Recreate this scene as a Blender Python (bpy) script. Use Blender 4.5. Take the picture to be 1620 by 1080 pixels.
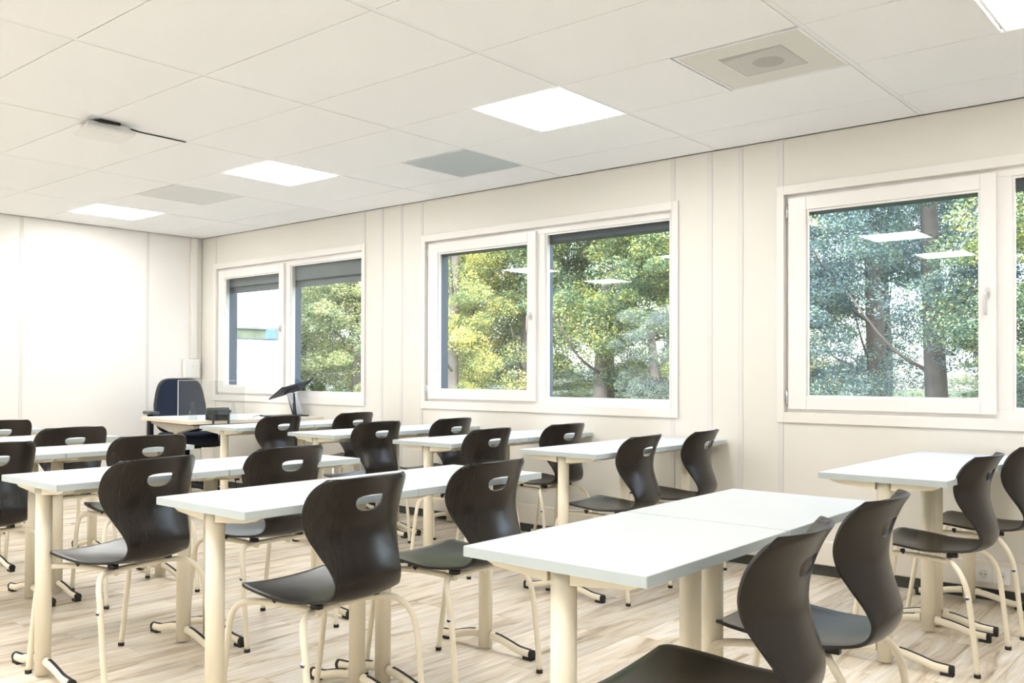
import bpy, bmesh, math, random
import numpy as np
from mathutils import Vector, Matrix
for o in list(bpy.data.objects): bpy.data.objects.remove(o)
SC = bpy.context.scene
COL = SC.collection
R = math.radians
random.seed(7)

# ------------------------------------------------------------ camera, sky, sun, exposure
cam_d = bpy.data.cameras.new('camera'); cam = bpy.data.objects.new('camera', cam_d); COL.objects.link(cam)
YAW, PITCH, ROLL = -0.7016, 0.0098, 0.0029
c, s = math.cos(YAW), math.sin(YAW)
rt = Vector((c, -s, 0)); fw = Vector((s, c, 0)); up = Vector((0, 0, 1))
cp, sp = math.cos(PITCH), math.sin(PITCH)
fw, up = fw*cp + up*sp, up*cp - fw*sp
cr, sr = math.cos(ROLL), math.sin(ROLL)
rt, up = rt*cr + up*sr, up*cr - rt*sr
cam.matrix_world = Matrix(((rt.x, up.x, -fw.x, 3.8569), (rt.y, up.y, -fw.y, -1.7115), (rt.z, up.z, -fw.z, 1.1556), (0, 0, 0, 1)))
cam_d.sensor_width = 36; cam_d.lens = 36*1432.54/1620; cam_d.shift_y = 36.55/1620
cam_d.clip_start = 0.05; cam_d.clip_end = 300
SC.camera = cam

world = bpy.data.worlds.new('sky'); SC.world = world; world.use_nodes = True
wn = world.node_tree; bg = wn.nodes['Background']
sky = wn.nodes.new('ShaderNodeTexSky'); sky.sky_type = 'NISHITA'; sky.sun_disc = False
sky.sun_elevation = R(38); sky.sun_rotation = R(144); sky.dust_density = 3.0; sky.air_density = 1.0; sky.ozone_density = 1.0
hz = wn.nodes.new('ShaderNodeHueSaturation'); hz.inputs['Saturation'].default_value = 0.6
wn.links.new(sky.outputs[0], hz.inputs['Color']); wn.links.new(hz.outputs[0], bg.inputs[0]); bg.inputs[1].default_value = 1.7
sun_d = bpy.data.lights.new('sun', 'SUN'); sun_d.energy = 3.0; sun_d.angle = R(1); sun_d.color = (1.0, 0.93, 0.75)
sun = bpy.data.objects.new('sun', sun_d); COL.objects.link(sun)
sun.rotation_euler = Vector((-0.45, 0.62, -0.62)).to_track_quat('-Z', 'Y').to_euler()
sun.location = (0, -8, 12)
PANEL_L = 24
SC.view_settings.view_transform = 'Standard'; SC.view_settings.look = 'None'
SC.view_settings.exposure = 0.12; SC.view_settings.gamma = 1.0; SC.view_settings.use_curve_mapping = False

# ------------------------------------------------------------ materials
def mat(name, col, rough=0.5, metal=0.0, noise=0.0, nscale=20, bump=0.0, bscale=200, spec=0.5, rnd=0.0, stretch=None):
    m = bpy.data.materials.new(name); m.use_nodes = True; nt = m.node_tree; N = nt.nodes; L = nt.links
    b = N['Principled BSDF']; b.inputs['Roughness'].default_value = rough; b.inputs['Metallic'].default_value = metal
    b.inputs['Specular IOR Level'].default_value = spec
    b.inputs['Base Color'].default_value = (*col, 1)
    tc = N.new('ShaderNodeTexCoord')
    if noise or rnd:
        hs = N.new('ShaderNodeHueSaturation'); hs.inputs['Color'].default_value = (*col, 1)
        val = N.new('ShaderNodeMath'); val.operation = 'ADD'; val.inputs[0].default_value = 1; val.inputs[1].default_value = 0
        last = val.outputs[0]
        if noise:
            nz = N.new('ShaderNodeTexNoise'); nz.inputs['Scale'].default_value = nscale; nz.inputs['Detail'].default_value = 5
            src = tc.outputs['Object']
            if stretch:
                mp = N.new('ShaderNodeMapping'); mp.inputs['Scale'].default_value = stretch; L.new(src, mp.inputs[0]); src = mp.outputs[0]
            L.new(src, nz.inputs['Vector'])
            mr = N.new('ShaderNodeMapRange'); mr.inputs[1].default_value = 0.25; mr.inputs[2].default_value = 0.75
            mr.inputs[3].default_value = -noise; mr.inputs[4].default_value = noise
            L.new(nz.outputs[0], mr.inputs[0]); a = N.new('ShaderNodeMath'); a.operation = 'ADD'
            L.new(last, a.inputs[0]); L.new(mr.outputs[0], a.inputs[1]); last = a.outputs[0]
        if rnd:
            oi = N.new('ShaderNodeObjectInfo'); mr = N.new('ShaderNodeMapRange')
            mr.inputs[3].default_value = -rnd; mr.inputs[4].default_value = rnd
            L.new(oi.outputs['Random'], mr.inputs[0]); a = N.new('ShaderNodeMath'); a.operation = 'ADD'
            L.new(last, a.inputs[0]); L.new(mr.outputs[0], a.inputs[1]); last = a.outputs[0]
        L.new(last, hs.inputs['Value']); L.new(hs.outputs[0], b.inputs['Base Color'])
    if bump:
        nb = N.new('ShaderNodeTexNoise'); nb.inputs['Scale'].default_value = bscale; nb.inputs['Detail'].default_value = 3
        L.new(tc.outputs['Object'], nb.inputs['Vector'])
        bp = N.new('ShaderNodeBump'); bp.inputs['Strength'].default_value = bump; bp.inputs['Distance'].default_value = 0.002
        L.new(nb.outputs[0], bp.inputs['Height']); L.new(bp.outputs[0], b.inputs['Normal'])
    return m

M = {}
M['wall'] = mat('wall panel cream', (0.80, 0.775, 0.715), 0.55, noise=0.015, nscale=1.5, bump=0.05, bscale=300)
M['wall_white'] = mat('back wall white', (0.87, 0.855, 0.82), 0.5, noise=0.012, nscale=1.5)
M['strip'] = mat('cover strip', (0.74, 0.72, 0.69), 0.5, noise=0.02, nscale=5)
M['casing'] = mat('window casing white', (0.86, 0.83, 0.79), 0.4, noise=0.01, nscale=4)
M['upvc'] = mat('white window plastic', (0.90, 0.875, 0.85), 0.25, noise=0.01, nscale=4)
M['tile'] = mat('ceiling tile', (0.965, 0.972, 0.985), 0.85, noise=0.02, nscale=90, bump=0.25, bscale=260, rnd=0.008)
M['tbar'] = mat('ceiling rail white', (0.92, 0.93, 0.95), 0.5, noise=0.01, nscale=8)
M['void'] = mat('ceiling joint shadow', (0.40, 0.39, 0.38), 0.9, noise=0.05, nscale=10)
M['black_gap'] = mat('dark recess', (0.03, 0.03, 0.03), 0.8, noise=0.1, nscale=10)
M['base'] = mat('dark baseboard', (0.05, 0.055, 0.045), 0.5, noise=0.1, nscale=15)
M['trunk'] = mat('white trunking', (0.82, 0.77, 0.69), 0.4, noise=0.01, nscale=5)
M['frame'] = mat('cream powder coated steel', (0.89, 0.82, 0.66), 0.38, noise=0.01, nscale=10, bump=0.03, bscale=600)
M['top'] = mat('white tabletop laminate', (0.64, 0.685, 0.715), 0.42, noise=0.012, nscale=6, bump=0.04, bscale=500)
M['edge'] = mat('grey blue table edge band', (0.53, 0.60, 0.61), 0.45, noise=0.02, nscale=20)
M['black'] = mat('black plastic', (0.012, 0.012, 0.014), 0.45, noise=0.1, nscale=30)
M['rub'] = mat('black rubber', (0.015, 0.015, 0.015), 0.7, noise=0.1, nscale=30)
M['shell_edge'] = mat('black shell edge', (0.012, 0.011, 0.01), 0.5, noise=0.1, nscale=30)
M['alu'] = mat('brushed aluminium', (0.72, 0.74, 0.78), 0.3, 0.9, noise=0.03, nscale=60)
M['grey_metal'] = mat('grey desk steel', (0.42, 0.39, 0.34), 0.45, noise=0.03, nscale=10)
M['desk'] = mat('white desk top', (0.88, 0.87, 0.85), 0.4, noise=0.01, nscale=6)
M['desk_edge'] = mat('cream desk edge', (0.80, 0.72, 0.58), 0.5, noise=0.02, nscale=20)
M['fabric'] = mat('navy office fabric', (0.012, 0.022, 0.045), 0.95, noise=0.25, nscale=350, bump=0.4, bscale=800)
M['dark_grey'] = mat('dark grey plastic', (0.05, 0.055, 0.06), 0.45, noise=0.05, nscale=30)
M['blue'] = mat('dark blue sticker print', (0.02, 0.02, 0.12), 0.4, noise=0.02, nscale=30)
M['handle'] = mat('pale grey handle metal', (0.62, 0.60, 0.60), 0.3, 0.4, noise=.01)
M['silver'] = mat('satin silver', (0.62, 0.66, 0.72), 0.4, 0.35, noise=.01)
M['band'] = mat('glass band with painted tree reflection', (0.10, 0.13, 0.10), 0.2, noise=.3, nscale=3)  # green tone paints the reflected trees into the glass colour
M['white'] = mat('white plastic', (0.85, 0.85, 0.83), 0.4, noise=0.01, nscale=10)
M['vent'] = mat('grey vent filter', (0.56, 0.61, 0.64), 0.8, noise=0.05, nscale=60, bump=0.5, bscale=700)
M['vent_pale'] = mat('pale grey vent filter', (0.77, 0.79, 0.78), 0.8, noise=0.05, nscale=60, bump=0.4, bscale=700)
M['ext_dark'] = mat('dark blue grey outer frame', (0.045, 0.065, 0.085), 0.5, noise=0.05, nscale=8)
M['ext_reveal'] = mat('blue grey outer reveal', (0.07, 0.10, 0.13), 0.4, noise=0.04, nscale=8)
M['shutter'] = mat('grey roller shutter', (0.17, 0.19, 0.21), 0.5, noise=0.04, nscale=10)
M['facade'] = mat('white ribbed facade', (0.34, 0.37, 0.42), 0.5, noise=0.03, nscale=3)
M['bark'] = mat('grey bark', (0.075, 0.07, 0.065), 0.9, noise=0.35, nscale=6, bump=0.8, bscale=25)
M['grass'] = mat('grass', (0.03, 0.05, 0.018), 0.95, noise=0.4, nscale=3, bump=0.8, bscale=40)
M['brown_print'] = mat('brown mark', (0.10, 0.08, 0.06), 0.6, noise=0.02)
M['cup'] = mat('chrome', (0.8, 0.8, 0.8), 0.15, 1.0, noise=0.01)

def shell_mat():
    m = bpy.data.materials.new('dark brown wood grain shell'); m.use_nodes = True; N = m.node_tree.nodes; L = m.node_tree.links
    b = N['Principled BSDF']; b.inputs['Roughness'].default_value = 0.27; b.inputs['Specular IOR Level'].default_value = 0.42
    tc = N.new('ShaderNodeTexCoord'); mp = N.new('ShaderNodeMapping'); mp.inputs['Scale'].default_value = (6, 110, 6)
    nz = N.new('ShaderNodeTexNoise'); nz.inputs['Scale'].default_value = 3.0; nz.inputs['Detail'].default_value = 6; nz.inputs['Distortion'].default_value = 0.6
    L.new(tc.outputs['Object'], mp.inputs[0]); L.new(mp.outputs[0], nz.inputs['Vector'])
    cr = N.new('ShaderNodeValToRGB'); cr.color_ramp.elements[0].position = 0.3; cr.color_ramp.elements[0].color = (0.010, 0.0080, 0.0060, 1)
    cr.color_ramp.elements[1].position = 0.75; cr.color_ramp.elements[1].color = (0.018, 0.0145, 0.0105, 1)
    L.new(nz.outputs[0], cr.inputs[0]); L.new(cr.outputs[0], b.inputs['Base Color'])
    bp = N.new('ShaderNodeBump'); bp.inputs['Strength'].default_value = 0.12; bp.inputs['Distance'].default_value = 0.001
    L.new(nz.outputs[0], bp.inputs['Height']); L.new(bp.outputs[0], b.inputs['Normal'])
    return m
M['shell'] = shell_mat()

def plank_mat():
    m = bpy.data.materials.new('washed oak vinyl'); m.use_nodes = True; N = m.node_tree.nodes; L = m.node_tree.links
    b = N['Principled BSDF']; b.inputs['Roughness'].default_value = 0.38
    tc = N.new('ShaderNodeTexCoord'); oi = N.new('ShaderNodeObjectInfo')
    ad = N.new('ShaderNodeVectorMath'); ad.operation = 'MULTIPLY_ADD'
    cb = N.new('ShaderNodeCombineXYZ'); L.new(oi.outputs['Random'], cb.inputs[0]); L.new(oi.outputs['Random'], cb.inputs[1])
    ad.inputs[1].default_value = (17, 23, 0); L.new(cb.outputs[0], ad.inputs[0]); L.new(tc.outputs['Object'], ad.inputs[2])
    mp = N.new('ShaderNodeMapping'); mp.inputs['Scale'].default_value = (9, 1.1, 1); L.new(ad.outputs[0], mp.inputs[0])
    n1 = N.new('ShaderNodeTexNoise'); n1.inputs['Scale'].default_value = 1.6; n1.inputs['Detail'].default_value = 8; n1.inputs['Roughness'].default_value = 0.62; n1.inputs['Distortion'].default_value = 0.9
    L.new(mp.outputs[0], n1.inputs['Vector'])
    cr = N.new('ShaderNodeValToRGB'); e = cr.color_ramp.elements
    e[0].position = 0.30; e[0].color = (0.33, 0.235, 0.14, 1); e[1].position = 0.66; e[1].color = (0.84, 0.79, 0.71, 1)
    x = e.new(0.46); x.color = (0.69, 0.60, 0.47, 1)
    L.new(n1.outputs[0], cr.inputs[0])
    mp2 = N.new('ShaderNodeMapping'); mp2.inputs['Scale'].default_value = (60, 2.2, 1); L.new(ad.outputs[0], mp2.inputs[0])
    n2 = N.new('ShaderNodeTexNoise'); n2.inputs['Scale'].default_value = 2; n2.inputs['Detail'].default_value = 4; L.new(mp2.outputs[0], n2.inputs['Vector'])
    mr = N.new('ShaderNodeMapRange'); mr.inputs[1].default_value = .3; mr.inputs[2].default_value = .7; mr.inputs[3].default_value = .86; mr.inputs[4].default_value = 1.1
    L.new(n2.outputs[0], mr.inputs[0])
    mr2 = N.new('ShaderNodeMapRange'); mr2.inputs[3].default_value = .86; mr2.inputs[4].default_value = 1.12; L.new(oi.outputs['Random'], mr2.inputs[0])
    mu = N.new('ShaderNodeMath'); mu.operation = 'MULTIPLY'; L.new(mr.outputs[0], mu.inputs[0]); L.new(mr2.outputs[0], mu.inputs[1])
    hs = N.new('ShaderNodeHueSaturation'); L.new(cr.outputs[0], hs.inputs['Color']); L.new(mu.outputs[0], hs.inputs['Value'])
    L.new(hs.outputs[0], b.inputs['Base Color'])
    bp = N.new('ShaderNodeBump'); bp.inputs['Strength'].default_value = 0.15; bp.inputs['Distance'].default_value = 0.001
    L.new(n2.outputs[0], bp.inputs['Height']); L.new(bp.outputs[0], b.inputs['Normal'])
    return m
M['plank'] = plank_mat()

def glass_mat(name, ior=1.5, tint=(0.97, 0.985, 0.98), mul=1.0):
    m = bpy.data.materials.new(name); m.use_nodes = True; N = m.node_tree.nodes; L = m.node_tree.links
    N.remove(N['Principled BSDF']); out = N['Material Output']
    tr = N.new('ShaderNodeBsdfTransparent'); tr.inputs[0].default_value = (*tint, 1)
    gl = N.new('ShaderNodeBsdfGlossy'); gl.inputs['Roughness'].default_value = 0.0
    lw = N.new('ShaderNodeLayerWeight'); lw.inputs[0].default_value = 0.5
    pw = N.new('ShaderNodeMath'); pw.operation = 'POWER'; pw.inputs[1].default_value = 5; L.new(lw.outputs['Facing'], pw.inputs[0])
    mu = N.new('ShaderNodeMath'); mu.operation = 'MULTIPLY_ADD'; mu.inputs[1].default_value = .96*mul; mu.inputs[2].default_value = .04*mul; L.new(pw.outputs[0], mu.inputs[0])
    mx = N.new('ShaderNodeMixShader'); L.new(mu.outputs[0], mx.inputs[0]); L.new(tr.outputs[0], mx.inputs[1]); L.new(gl.outputs[0], mx.inputs[2])
    L.new(mx.outputs[0], out.inputs[0]); return m
M['glass'] = glass_mat('window glass', 1.5, mul=1.0)
M['acrylic'] = glass_mat('clear acrylic', 1.45, (0.93, 0.95, 0.95), 0.9)

def emit_mat(name, col, st):
    m = bpy.data.materials.new(name); m.use_nodes = True; N = m.node_tree.nodes; L = m.node_tree.links
    b = N['Principled BSDF']; b.inputs['Base Color'].default_value = (.8, .8, .8, 1)
    b.inputs['Emission Color'].default_value = (*col, 1); b.inputs['Emission Strength'].default_value = st; return m
M['lamp'] = emit_mat('led panel diffuser', (1.0, 0.985, 0.965), PANEL_L)

def perf_mat(name, ca, cb_):
    m = bpy.data.materials.new(name); m.use_nodes = True; N = m.node_tree.nodes; L = m.node_tree.links
    b = N['Principled BSDF']; b.inputs['Roughness'].default_value = 0.5
    tc = N.new('ShaderNodeTexCoord'); mp = N.new('ShaderNodeMapping'); mp.inputs['Scale'].default_value = (110, 110, 0); L.new(tc.outputs['Object'], mp.inputs[0])
    fr = N.new('ShaderNodeVectorMath'); fr.operation = 'FRACTION'; L.new(mp.outputs[0], fr.inputs[0])
    su = N.new('ShaderNodeVectorMath'); su.operation = 'DISTANCE'; su.inputs[1].default_value = (.5, .5, 0); L.new(fr.outputs[0], su.inputs[0])
    lt = N.new('ShaderNodeMath'); lt.operation = 'LESS_THAN'; lt.inputs[1].default_value = 0.33; L.new(su.outputs['Value'], lt.inputs[0])
    mx = N.new('ShaderNodeMix'); mx.data_type = 'RGBA'; mx.inputs[6].default_value = (*ca, 1); mx.inputs[7].default_value = (*cb_, 1)
    L.new(lt.outputs[0], mx.inputs[0]); L.new(mx.outputs[2], b.inputs['Base Color'])
    return m
M['perf'] = perf_mat('perforated white plate', (.82, .81, .77), (.62, .61, .57))
M['perf_mid'] = perf_mat('perforated plate over inner cover', (.76, .75, .71), (.26, .26, .25))
M['perf_dark'] = perf_mat('perforated plate over dark inner parts', (.62, .61, .58), (.07, .07, .07))

def leaf_mat(name, c1, c2, c3):
    m = bpy.data.materials.new(name); m.use_nodes = True; N = m.node_tree.nodes; L = m.node_tree.links
    b = N['Principled BSDF']; b.inputs['Roughness'].default_value = 0.45; out = N['Material Output']
    tc = N.new('ShaderNodeTexCoord'); nz = N.new('ShaderNodeTexNoise'); nz.inputs['Scale'].default_value = 0.9; nz.inputs['Detail'].default_value = 6
    nz.inputs['Roughness'].default_value = .7
    L.new(tc.outputs['Object'], nz.inputs['Vector'])
    cr = N.new('ShaderNodeValToRGB'); e = cr.color_ramp.elements
    e[0].position = .36; e[0].color = (*c1, 1); e[1].position = .64; e[1].color = (*c3, 1); x = e.new(.5); x.color = (*c2, 1)
    ge = N.new('ShaderNodeNewGeometry'); mr = N.new('ShaderNodeMapRange'); mr.inputs[3].default_value = -.17; mr.inputs[4].default_value = .17
    L.new(ge.outputs['Random Per Island'], mr.inputs[0]); ad = N.new('ShaderNodeMath'); ad.operation = 'ADD'
    L.new(nz.outputs[0], ad.inputs[0]); L.new(mr.outputs[0], ad.inputs[1])
    L.new(ad.outputs[0], cr.inputs[0]); L.new(cr.outputs[0], b.inputs['Base Color'])
    tl = N.new('ShaderNodeBsdfTranslucent'); L.new(cr.outputs[0], tl.inputs[0])
    mx = N.new('ShaderNodeMixShader'); mx.inputs[0].default_value = 0.35
    L.new(b.outputs[0], mx.inputs[1]); L.new(tl.outputs[0], mx.inputs[2]); L.new(mx.outputs[0], out.inputs[0]); return m
M['leaf_blue'] = leaf_mat('green leaves with painted sky reflection', (0.07, 0.12, 0.14), (0.13, 0.22, 0.26), (0.22, 0.32, 0.22))  # blue tones paint the sky's reflection into the leaf colour
M['leaf_green'] = leaf_mat('green leaves', (0.06, 0.12, 0.09), (0.13, 0.22, 0.15), (0.42, 0.46, 0.13))
M['leaf_pale'] = leaf_mat('pale green leaves', (0.14, 0.22, 0.13), (0.26, 0.34, 0.20), (0.55, 0.58, 0.27))
M['leaf_yellow'] = leaf_mat('yellow green leaves', (0.10, 0.19, 0.11), (0.24, 0.32, 0.14), (0.76, 0.66, 0.18))
M['leaf_purple'] = leaf_mat('grey violet leaves', (0.08, 0.11, 0.12), (0.13, 0.17, 0.19), (0.20, 0.28, 0.15))

# ------------------------------------------------------------ mesh helpers
class MB:
    def __init__(s): s.v = []; s.f = []; s.mi = []; s.sm = []
    def add(s, vs, fs, mi=0, smooth=False):
        b = len(s.v); s.v += [tuple(v) for v in vs]
        for f in fs: s.f.append([b+i for i in f]); s.mi.append(mi); s.sm.append(smooth)
        return s
    def box(s, x0, x1, y0, y1, z0, z1, mi=0):
        vs = [(x, y, z) for z in (z0, z1) for y in (y0, y1) for x in (x0, x1)]
        return s.add(vs, [(0, 2, 3, 1), (4, 5, 7, 6), (0, 1, 5, 4), (2, 6, 7, 3), (0, 4, 6, 2), (1, 3, 7, 5)], mi)
    def prism(s, poly, axis, a0, a1, mi=0, smooth=False):
        # poly: 2D points (counter clockwise) in the plane across axis
        def P(p, a): return {'x': (a, p[0], p[1]), 'y': (p[0], a, p[1]), 'z': (p[0], p[1], a)}[axis]
        n = len(poly); vs = [P(p, a0) for p in poly] + [P(p, a1) for p in poly]
        s.add(vs, [tuple(range(n-1, -1, -1)), tuple(range(n, 2*n))], mi)
        b = len(s.v)-2*n
        for i in range(n):
            j = (i+1) % n; s.f.append([b+i, b+j, b+n+j, b+n+i]); s.mi.append(mi); s.sm.append(smooth)
        return s
    def tube(s, pts, r, seg=10, mi=0, flat=1.0, caps=True, smooth_path=0, upv=(0, 0, 1)):
        P = [Vector(p) for p in pts]
        if smooth_path: P = catmull(P, smooth_path)
        rs = r if isinstance(r, (list, tuple)) else None
        n = len(P); ring = []; prev = None
        for i, p in enumerate(P):
            t = (P[min(i+1, n-1)] - P[max(i-1, 0)]).normalized()
            if prev is None:
                u = Vector(upv); 
                if abs(u.dot(t)) > .95: u = Vector((1, 0, 0))
                a = t.cross(u).normalized()
            else: a = (prev - t*prev.dot(t)).normalized()
            prev = a; b = t.cross(a)
            rr = r if rs is None else (rs[0] + (rs[1]-rs[0])*i/(n-1) if len(rs) == 2 else rs[i])
            ring.append([p + a*math.cos(2*math.pi*k/seg)*rr + b*math.sin(2*math.pi*k/seg)*rr*flat for k in range(seg)])
        base = len(s.v)
        for q in ring: s.v += [tuple(v) for v in q]
        for i in range(n-1):
            for k in range(seg):
                k2 = (k+1) % seg
                s.f.append([base+i*seg+k, base+i*seg+k2, base+(i+1)*seg+k2, base+(i+1)*seg+k]); s.mi.append(mi); s.sm.append(True)
        if caps:
            s.f.append([base+k for k in range(seg-1, -1, -1)]); s.mi.append(mi); s.sm.append(False)
            s.f.append([base+(n-1)*seg+k for k in range(seg)]); s.mi.append(mi); s.sm.append(False)
        return s
    def cyl(s, x, y, z0, z1, r, seg=20, mi=0, r1=None): return s.tube([(x, y, z0), (x, y, z1)], [r, r if r1 is None else r1], seg, mi)
    def build(s, name, mats, parent=None, bevel=0, bseg=2):
        me = bpy.data.meshes.new(name); me.from_pydata(s.v, [], s.f)
        if not isinstance(mats, (list, tuple)): mats = [mats]
        for m in mats: me.materials.append(M[m] if isinstance(m, str) else m)
        me.polygons.foreach_set('material_index', s.mi); me.polygons.foreach_set('use_smooth', s.sm)
        if bevel:
            bm = bmesh.new(); bm.from_mesh(me)
            es = [e for e in bm.edges if len(e.link_faces) == 2 and e.calc_face_angle() > 0.6]
            bmesh.ops.bevel(bm, geom=es, offset=bevel, segments=bseg, affect='EDGES', profile=0.5, clamp_overlap=True)
            bm.to_mesh(me); bm.free()
        me.update()
        o = bpy.data.objects.new(name, me); COL.objects.link(o)
        if parent: o.parent = parent
        return o
def catmull(P, k):
    out = []; n = len(P)
    for i in range(n-1):
        a, b, c_, d = P[max(i-1, 0)], P[i], P[i+1], P[min(i+2, n-1)]
        for j in range(k):
            t = j/k
            out.append(0.5*((2*b) + (c_-a)*t + (2*a-5*b+4*c_-d)*t*t + (3*b-a-3*c_+d)*t**3))
    out.append(P[-1]); return out
def rrect(x0, x1, y0, y1, r, k=5):
    pts = []
    for cx, cy, a0 in ((x1-r, y1-r, 0), (x0+r, y1-r, 90), (x0+r, y0+r, 180), (x1-r, y0+r, 270)):
        for j in range(k+1):
            a = R(a0+90*j/k); pts.append((cx+r*math.cos(a), cy+r*math.sin(a)))
    return pts
def thing(name, label, cat, loc=(0, 0, 0), rz=0, group=None):
    o = bpy.data.objects.new(name, None); COL.objects.link(o); o.location = loc; o.rotation_euler = (0, 0, rz)
    o.empty_display_size = 0.1; o['label'] = label; o['category'] = cat
    if group: o['group'] = group
    return o
def tag(o, label, cat, group=None, kind=None):
    o['label'] = label; o['category'] = cat
    if group: o['group'] = group
    if kind: o['kind'] = kind
    return o
def struct(o, label=None, cat=None):
    o['kind'] = 'structure'
    if label: o['label'] = label
    if cat: o['category'] = cat
    return o
def dup(root, loc, rz, label, group=None):
    r = root.copy(); COL.objects.link(r); r.location = loc; r.rotation_euler = (0, 0, rz); r['label'] = label
    if group: r['group'] = group
    for ch in list(root.children):
        q = ch.copy(); COL.objects.link(q); q.parent = r
        for g in ch.children:
            d = g.copy(); COL.objects.link(d); d.parent = q
    return r

# ------------------------------------------------------------ room
H = 2.556; XW = -4.756; YW = 3.437; XF = 5.6; YL = -3.9
# floor
fl = struct(MB().box(XW-.2, XF+.2, YL-.2, YW+.16, -0.25, -0.006).build('floor', 'void'), 'light washed oak plank floor of the classroom', 'floor')
PWD, PLN = 0.195, 1.25
pm = {}
def plank(x0, x1, y0, y1):
    w, l = round(x1-x0, 4), round(y1-y0, 4)
    if (w, l) not in pm:
        b = MB(); g = 0.0007
        b.prism(rrect(g, w-g, g, l-g, .0012, 1), 'z', -0.006, 0.0)
        o = b.build('plank', 'plank', fl); pm[(w, l)] = o.data
    else:
        o = bpy.data.objects.new('plank', pm[(w, l)]); COL.objects.link(o); o.parent = fl
    o.location = (x0, y0, 0)
x = XW; i = 0
while x < XF:
    x1 = min(x+PWD, XF); y = YL - (i*0.47 % 1)*PLN
    while y < YW:
        a, b_ = max(y, YL), min(y+PLN, YW)
        vis = x1 < 4.2 and b_ > -1.9
        if b_-a > .02: plank(x, x1, a, b_)
        y += PLN
    x = x1; i += 1

# walls
SO = 3.625  # outer face of the window wall
WIN = (-4.52, -1.457, 1.579)
def wall_right():
    b = MB(); xs = [XW-.2]; 
    for w in WIN: xs += [w+.03, w+2.34]
    xs.append(XF+.2)
    for i in range(0, len(xs), 2): b.box(xs[i], xs[i+1], YW+.012, SO, -.25, 2.95)
    for w in WIN: b.box(w+.03, w+2.34, YW+.012, SO, -.25, .90); b.box(w+.03, w+2.34, YW+.012, SO, 2.245, 2.95)
    return b.build('wall_right', ['wall'])
wr = struct(wall_right(), 'cream panelled wall with three wide windows', 'wall')
SX = [-4.492, -2.172, -1.939, -1.697, -1.456, .868, 1.135, 1.343, 1.602, 3.93, 4.17, 4.4]
pan_e = [XW+.001] + SX + [XF]
def in_win(x0, x1):
    for w in WIN:
        if x0 >= w-.1 and x1 <= w+2.5 and x1-x0 > 1.5: return w
    return None
for i in range(len(pan_e)-1):
    x0, x1 = pan_e[i], pan_e[i+1]; g = .002
    w = in_win(x0, x1)
    segs = [(0.0, H-.002)] if w is None else [(0.0, .875), (2.27, H-.002)]
    for z0, z1 in segs:
        MB().box(x0+g, x1-g, YW, YW+.0119, z0, z1).build('wall_panel', 'wall', wr, bevel=.0015, bseg=1)
for x in SX:
    MB().box(x-.016, x+.016, YW-.004, YW-.0001, 0.2, H-.004).build('cover_strip', 'strip', wr, bevel=.001, bseg=1)

wb = struct(MB().box(XW-.2, XW-.012, YL-.2, YW+.012, -.25, 2.95).build('wall_back', 'wall_white'), 'white panelled end wall behind the teacher desk', 'wall')
ys = [YL, -3.1, -1.93, -.74, .45, 1.65, 2.84, YW-.001]
for i in range(len(ys)-1):
    MB().box(XW-.0119, XW, ys[i]+.002, ys[i+1]-.002, 0, H-.002).build('wall_panel', 'wall_white', wb, bevel=.0015, bseg=1)
for y in ys[1:-1]: MB().box(XW+.0001, XW+.004, y-.016, y+.016, 0.06, H-.004).build('cover_strip', 'strip', wb, bevel=.001, bseg=1)
struct(MB().box(XW-.2, XF+.2, YL-.2, YL, -.25, 2.95).build('wall_left', 'wall_white'), 'plain cream wall opposite the windows', 'wall')
struct(MB().box(XF, XF+.2, YL, YW+.012, -.25, 2.95).build('wall_front', 'wall_white'), 'plain wall behind the camera', 'wall')

# baseboards, trunking
struct(MB().box(XW+.013, XF-.001, YW-.014, YW-.0001, .001, .062).build('baseboard_right', 'base', bevel=.002), 'dark baseboard under the window wall', 'baseboard')
struct(MB().box(XW+.001, XW+.012, YL+.01, YW-.02, .001, .062).build('baseboard_back', 'base', bevel=.002), 'dark baseboard of the end wall', 'baseboard')
tk = MB(); tk.prism([(YW-.0045, .064), (YW-.0045, .205), (YW-.030, .205), (YW-.036, .198), (YW-.036, .070), (YW-.030, .064)], 'x', XW+.02, XF-.01)
trunk = struct(tk.build('trim_1', 'trunk'), 'white cable trunking running along the foot of the window wall', 'trunking')
MB().box(XW+.03, XF-.02, YW-.0375, YW-.0362, .088, .180).build('trunking_cover', 'trunk', trunk, bevel=.0005, bseg=1)
# corner pipe on end wall and box
pd = thing('pipe_cover', 'vertical white cable duct in the room corner above the junction box', 'duct', (XW+.004, 3.335, 1.30))
MB().box(.0002, .03, -.035, .035, 0.001, H-1.305).build('duct_body', 'trunk', pd, bevel=.003)
MB().box(.0302, .033, -.028, .028, 0.002, H-1.306).build('duct_lid', 'wall_white', pd, bevel=.001, bseg=1)
jb = thing('junction_box', 'white wall box at the foot of the corner duct, behind the office chair', 'box', (XW+.004, 3.305, 1.10))
MB().box(.0002, .05, -.085, .085, 0, .195).build('box_body', 'white', jb, bevel=.006)
MB().box(.0501, .056, -.075, .075, 0.01, .185).build('box_cover', 'white', jb, bevel=.004)
MB().cyl(0, 0, 0, .003, .008, 12).build('button', 'strip', jb).matrix_local = Matrix.Translation((.056, 0, .12)) @ Matrix.Rotation(R(90), 4, 'Y')

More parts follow.
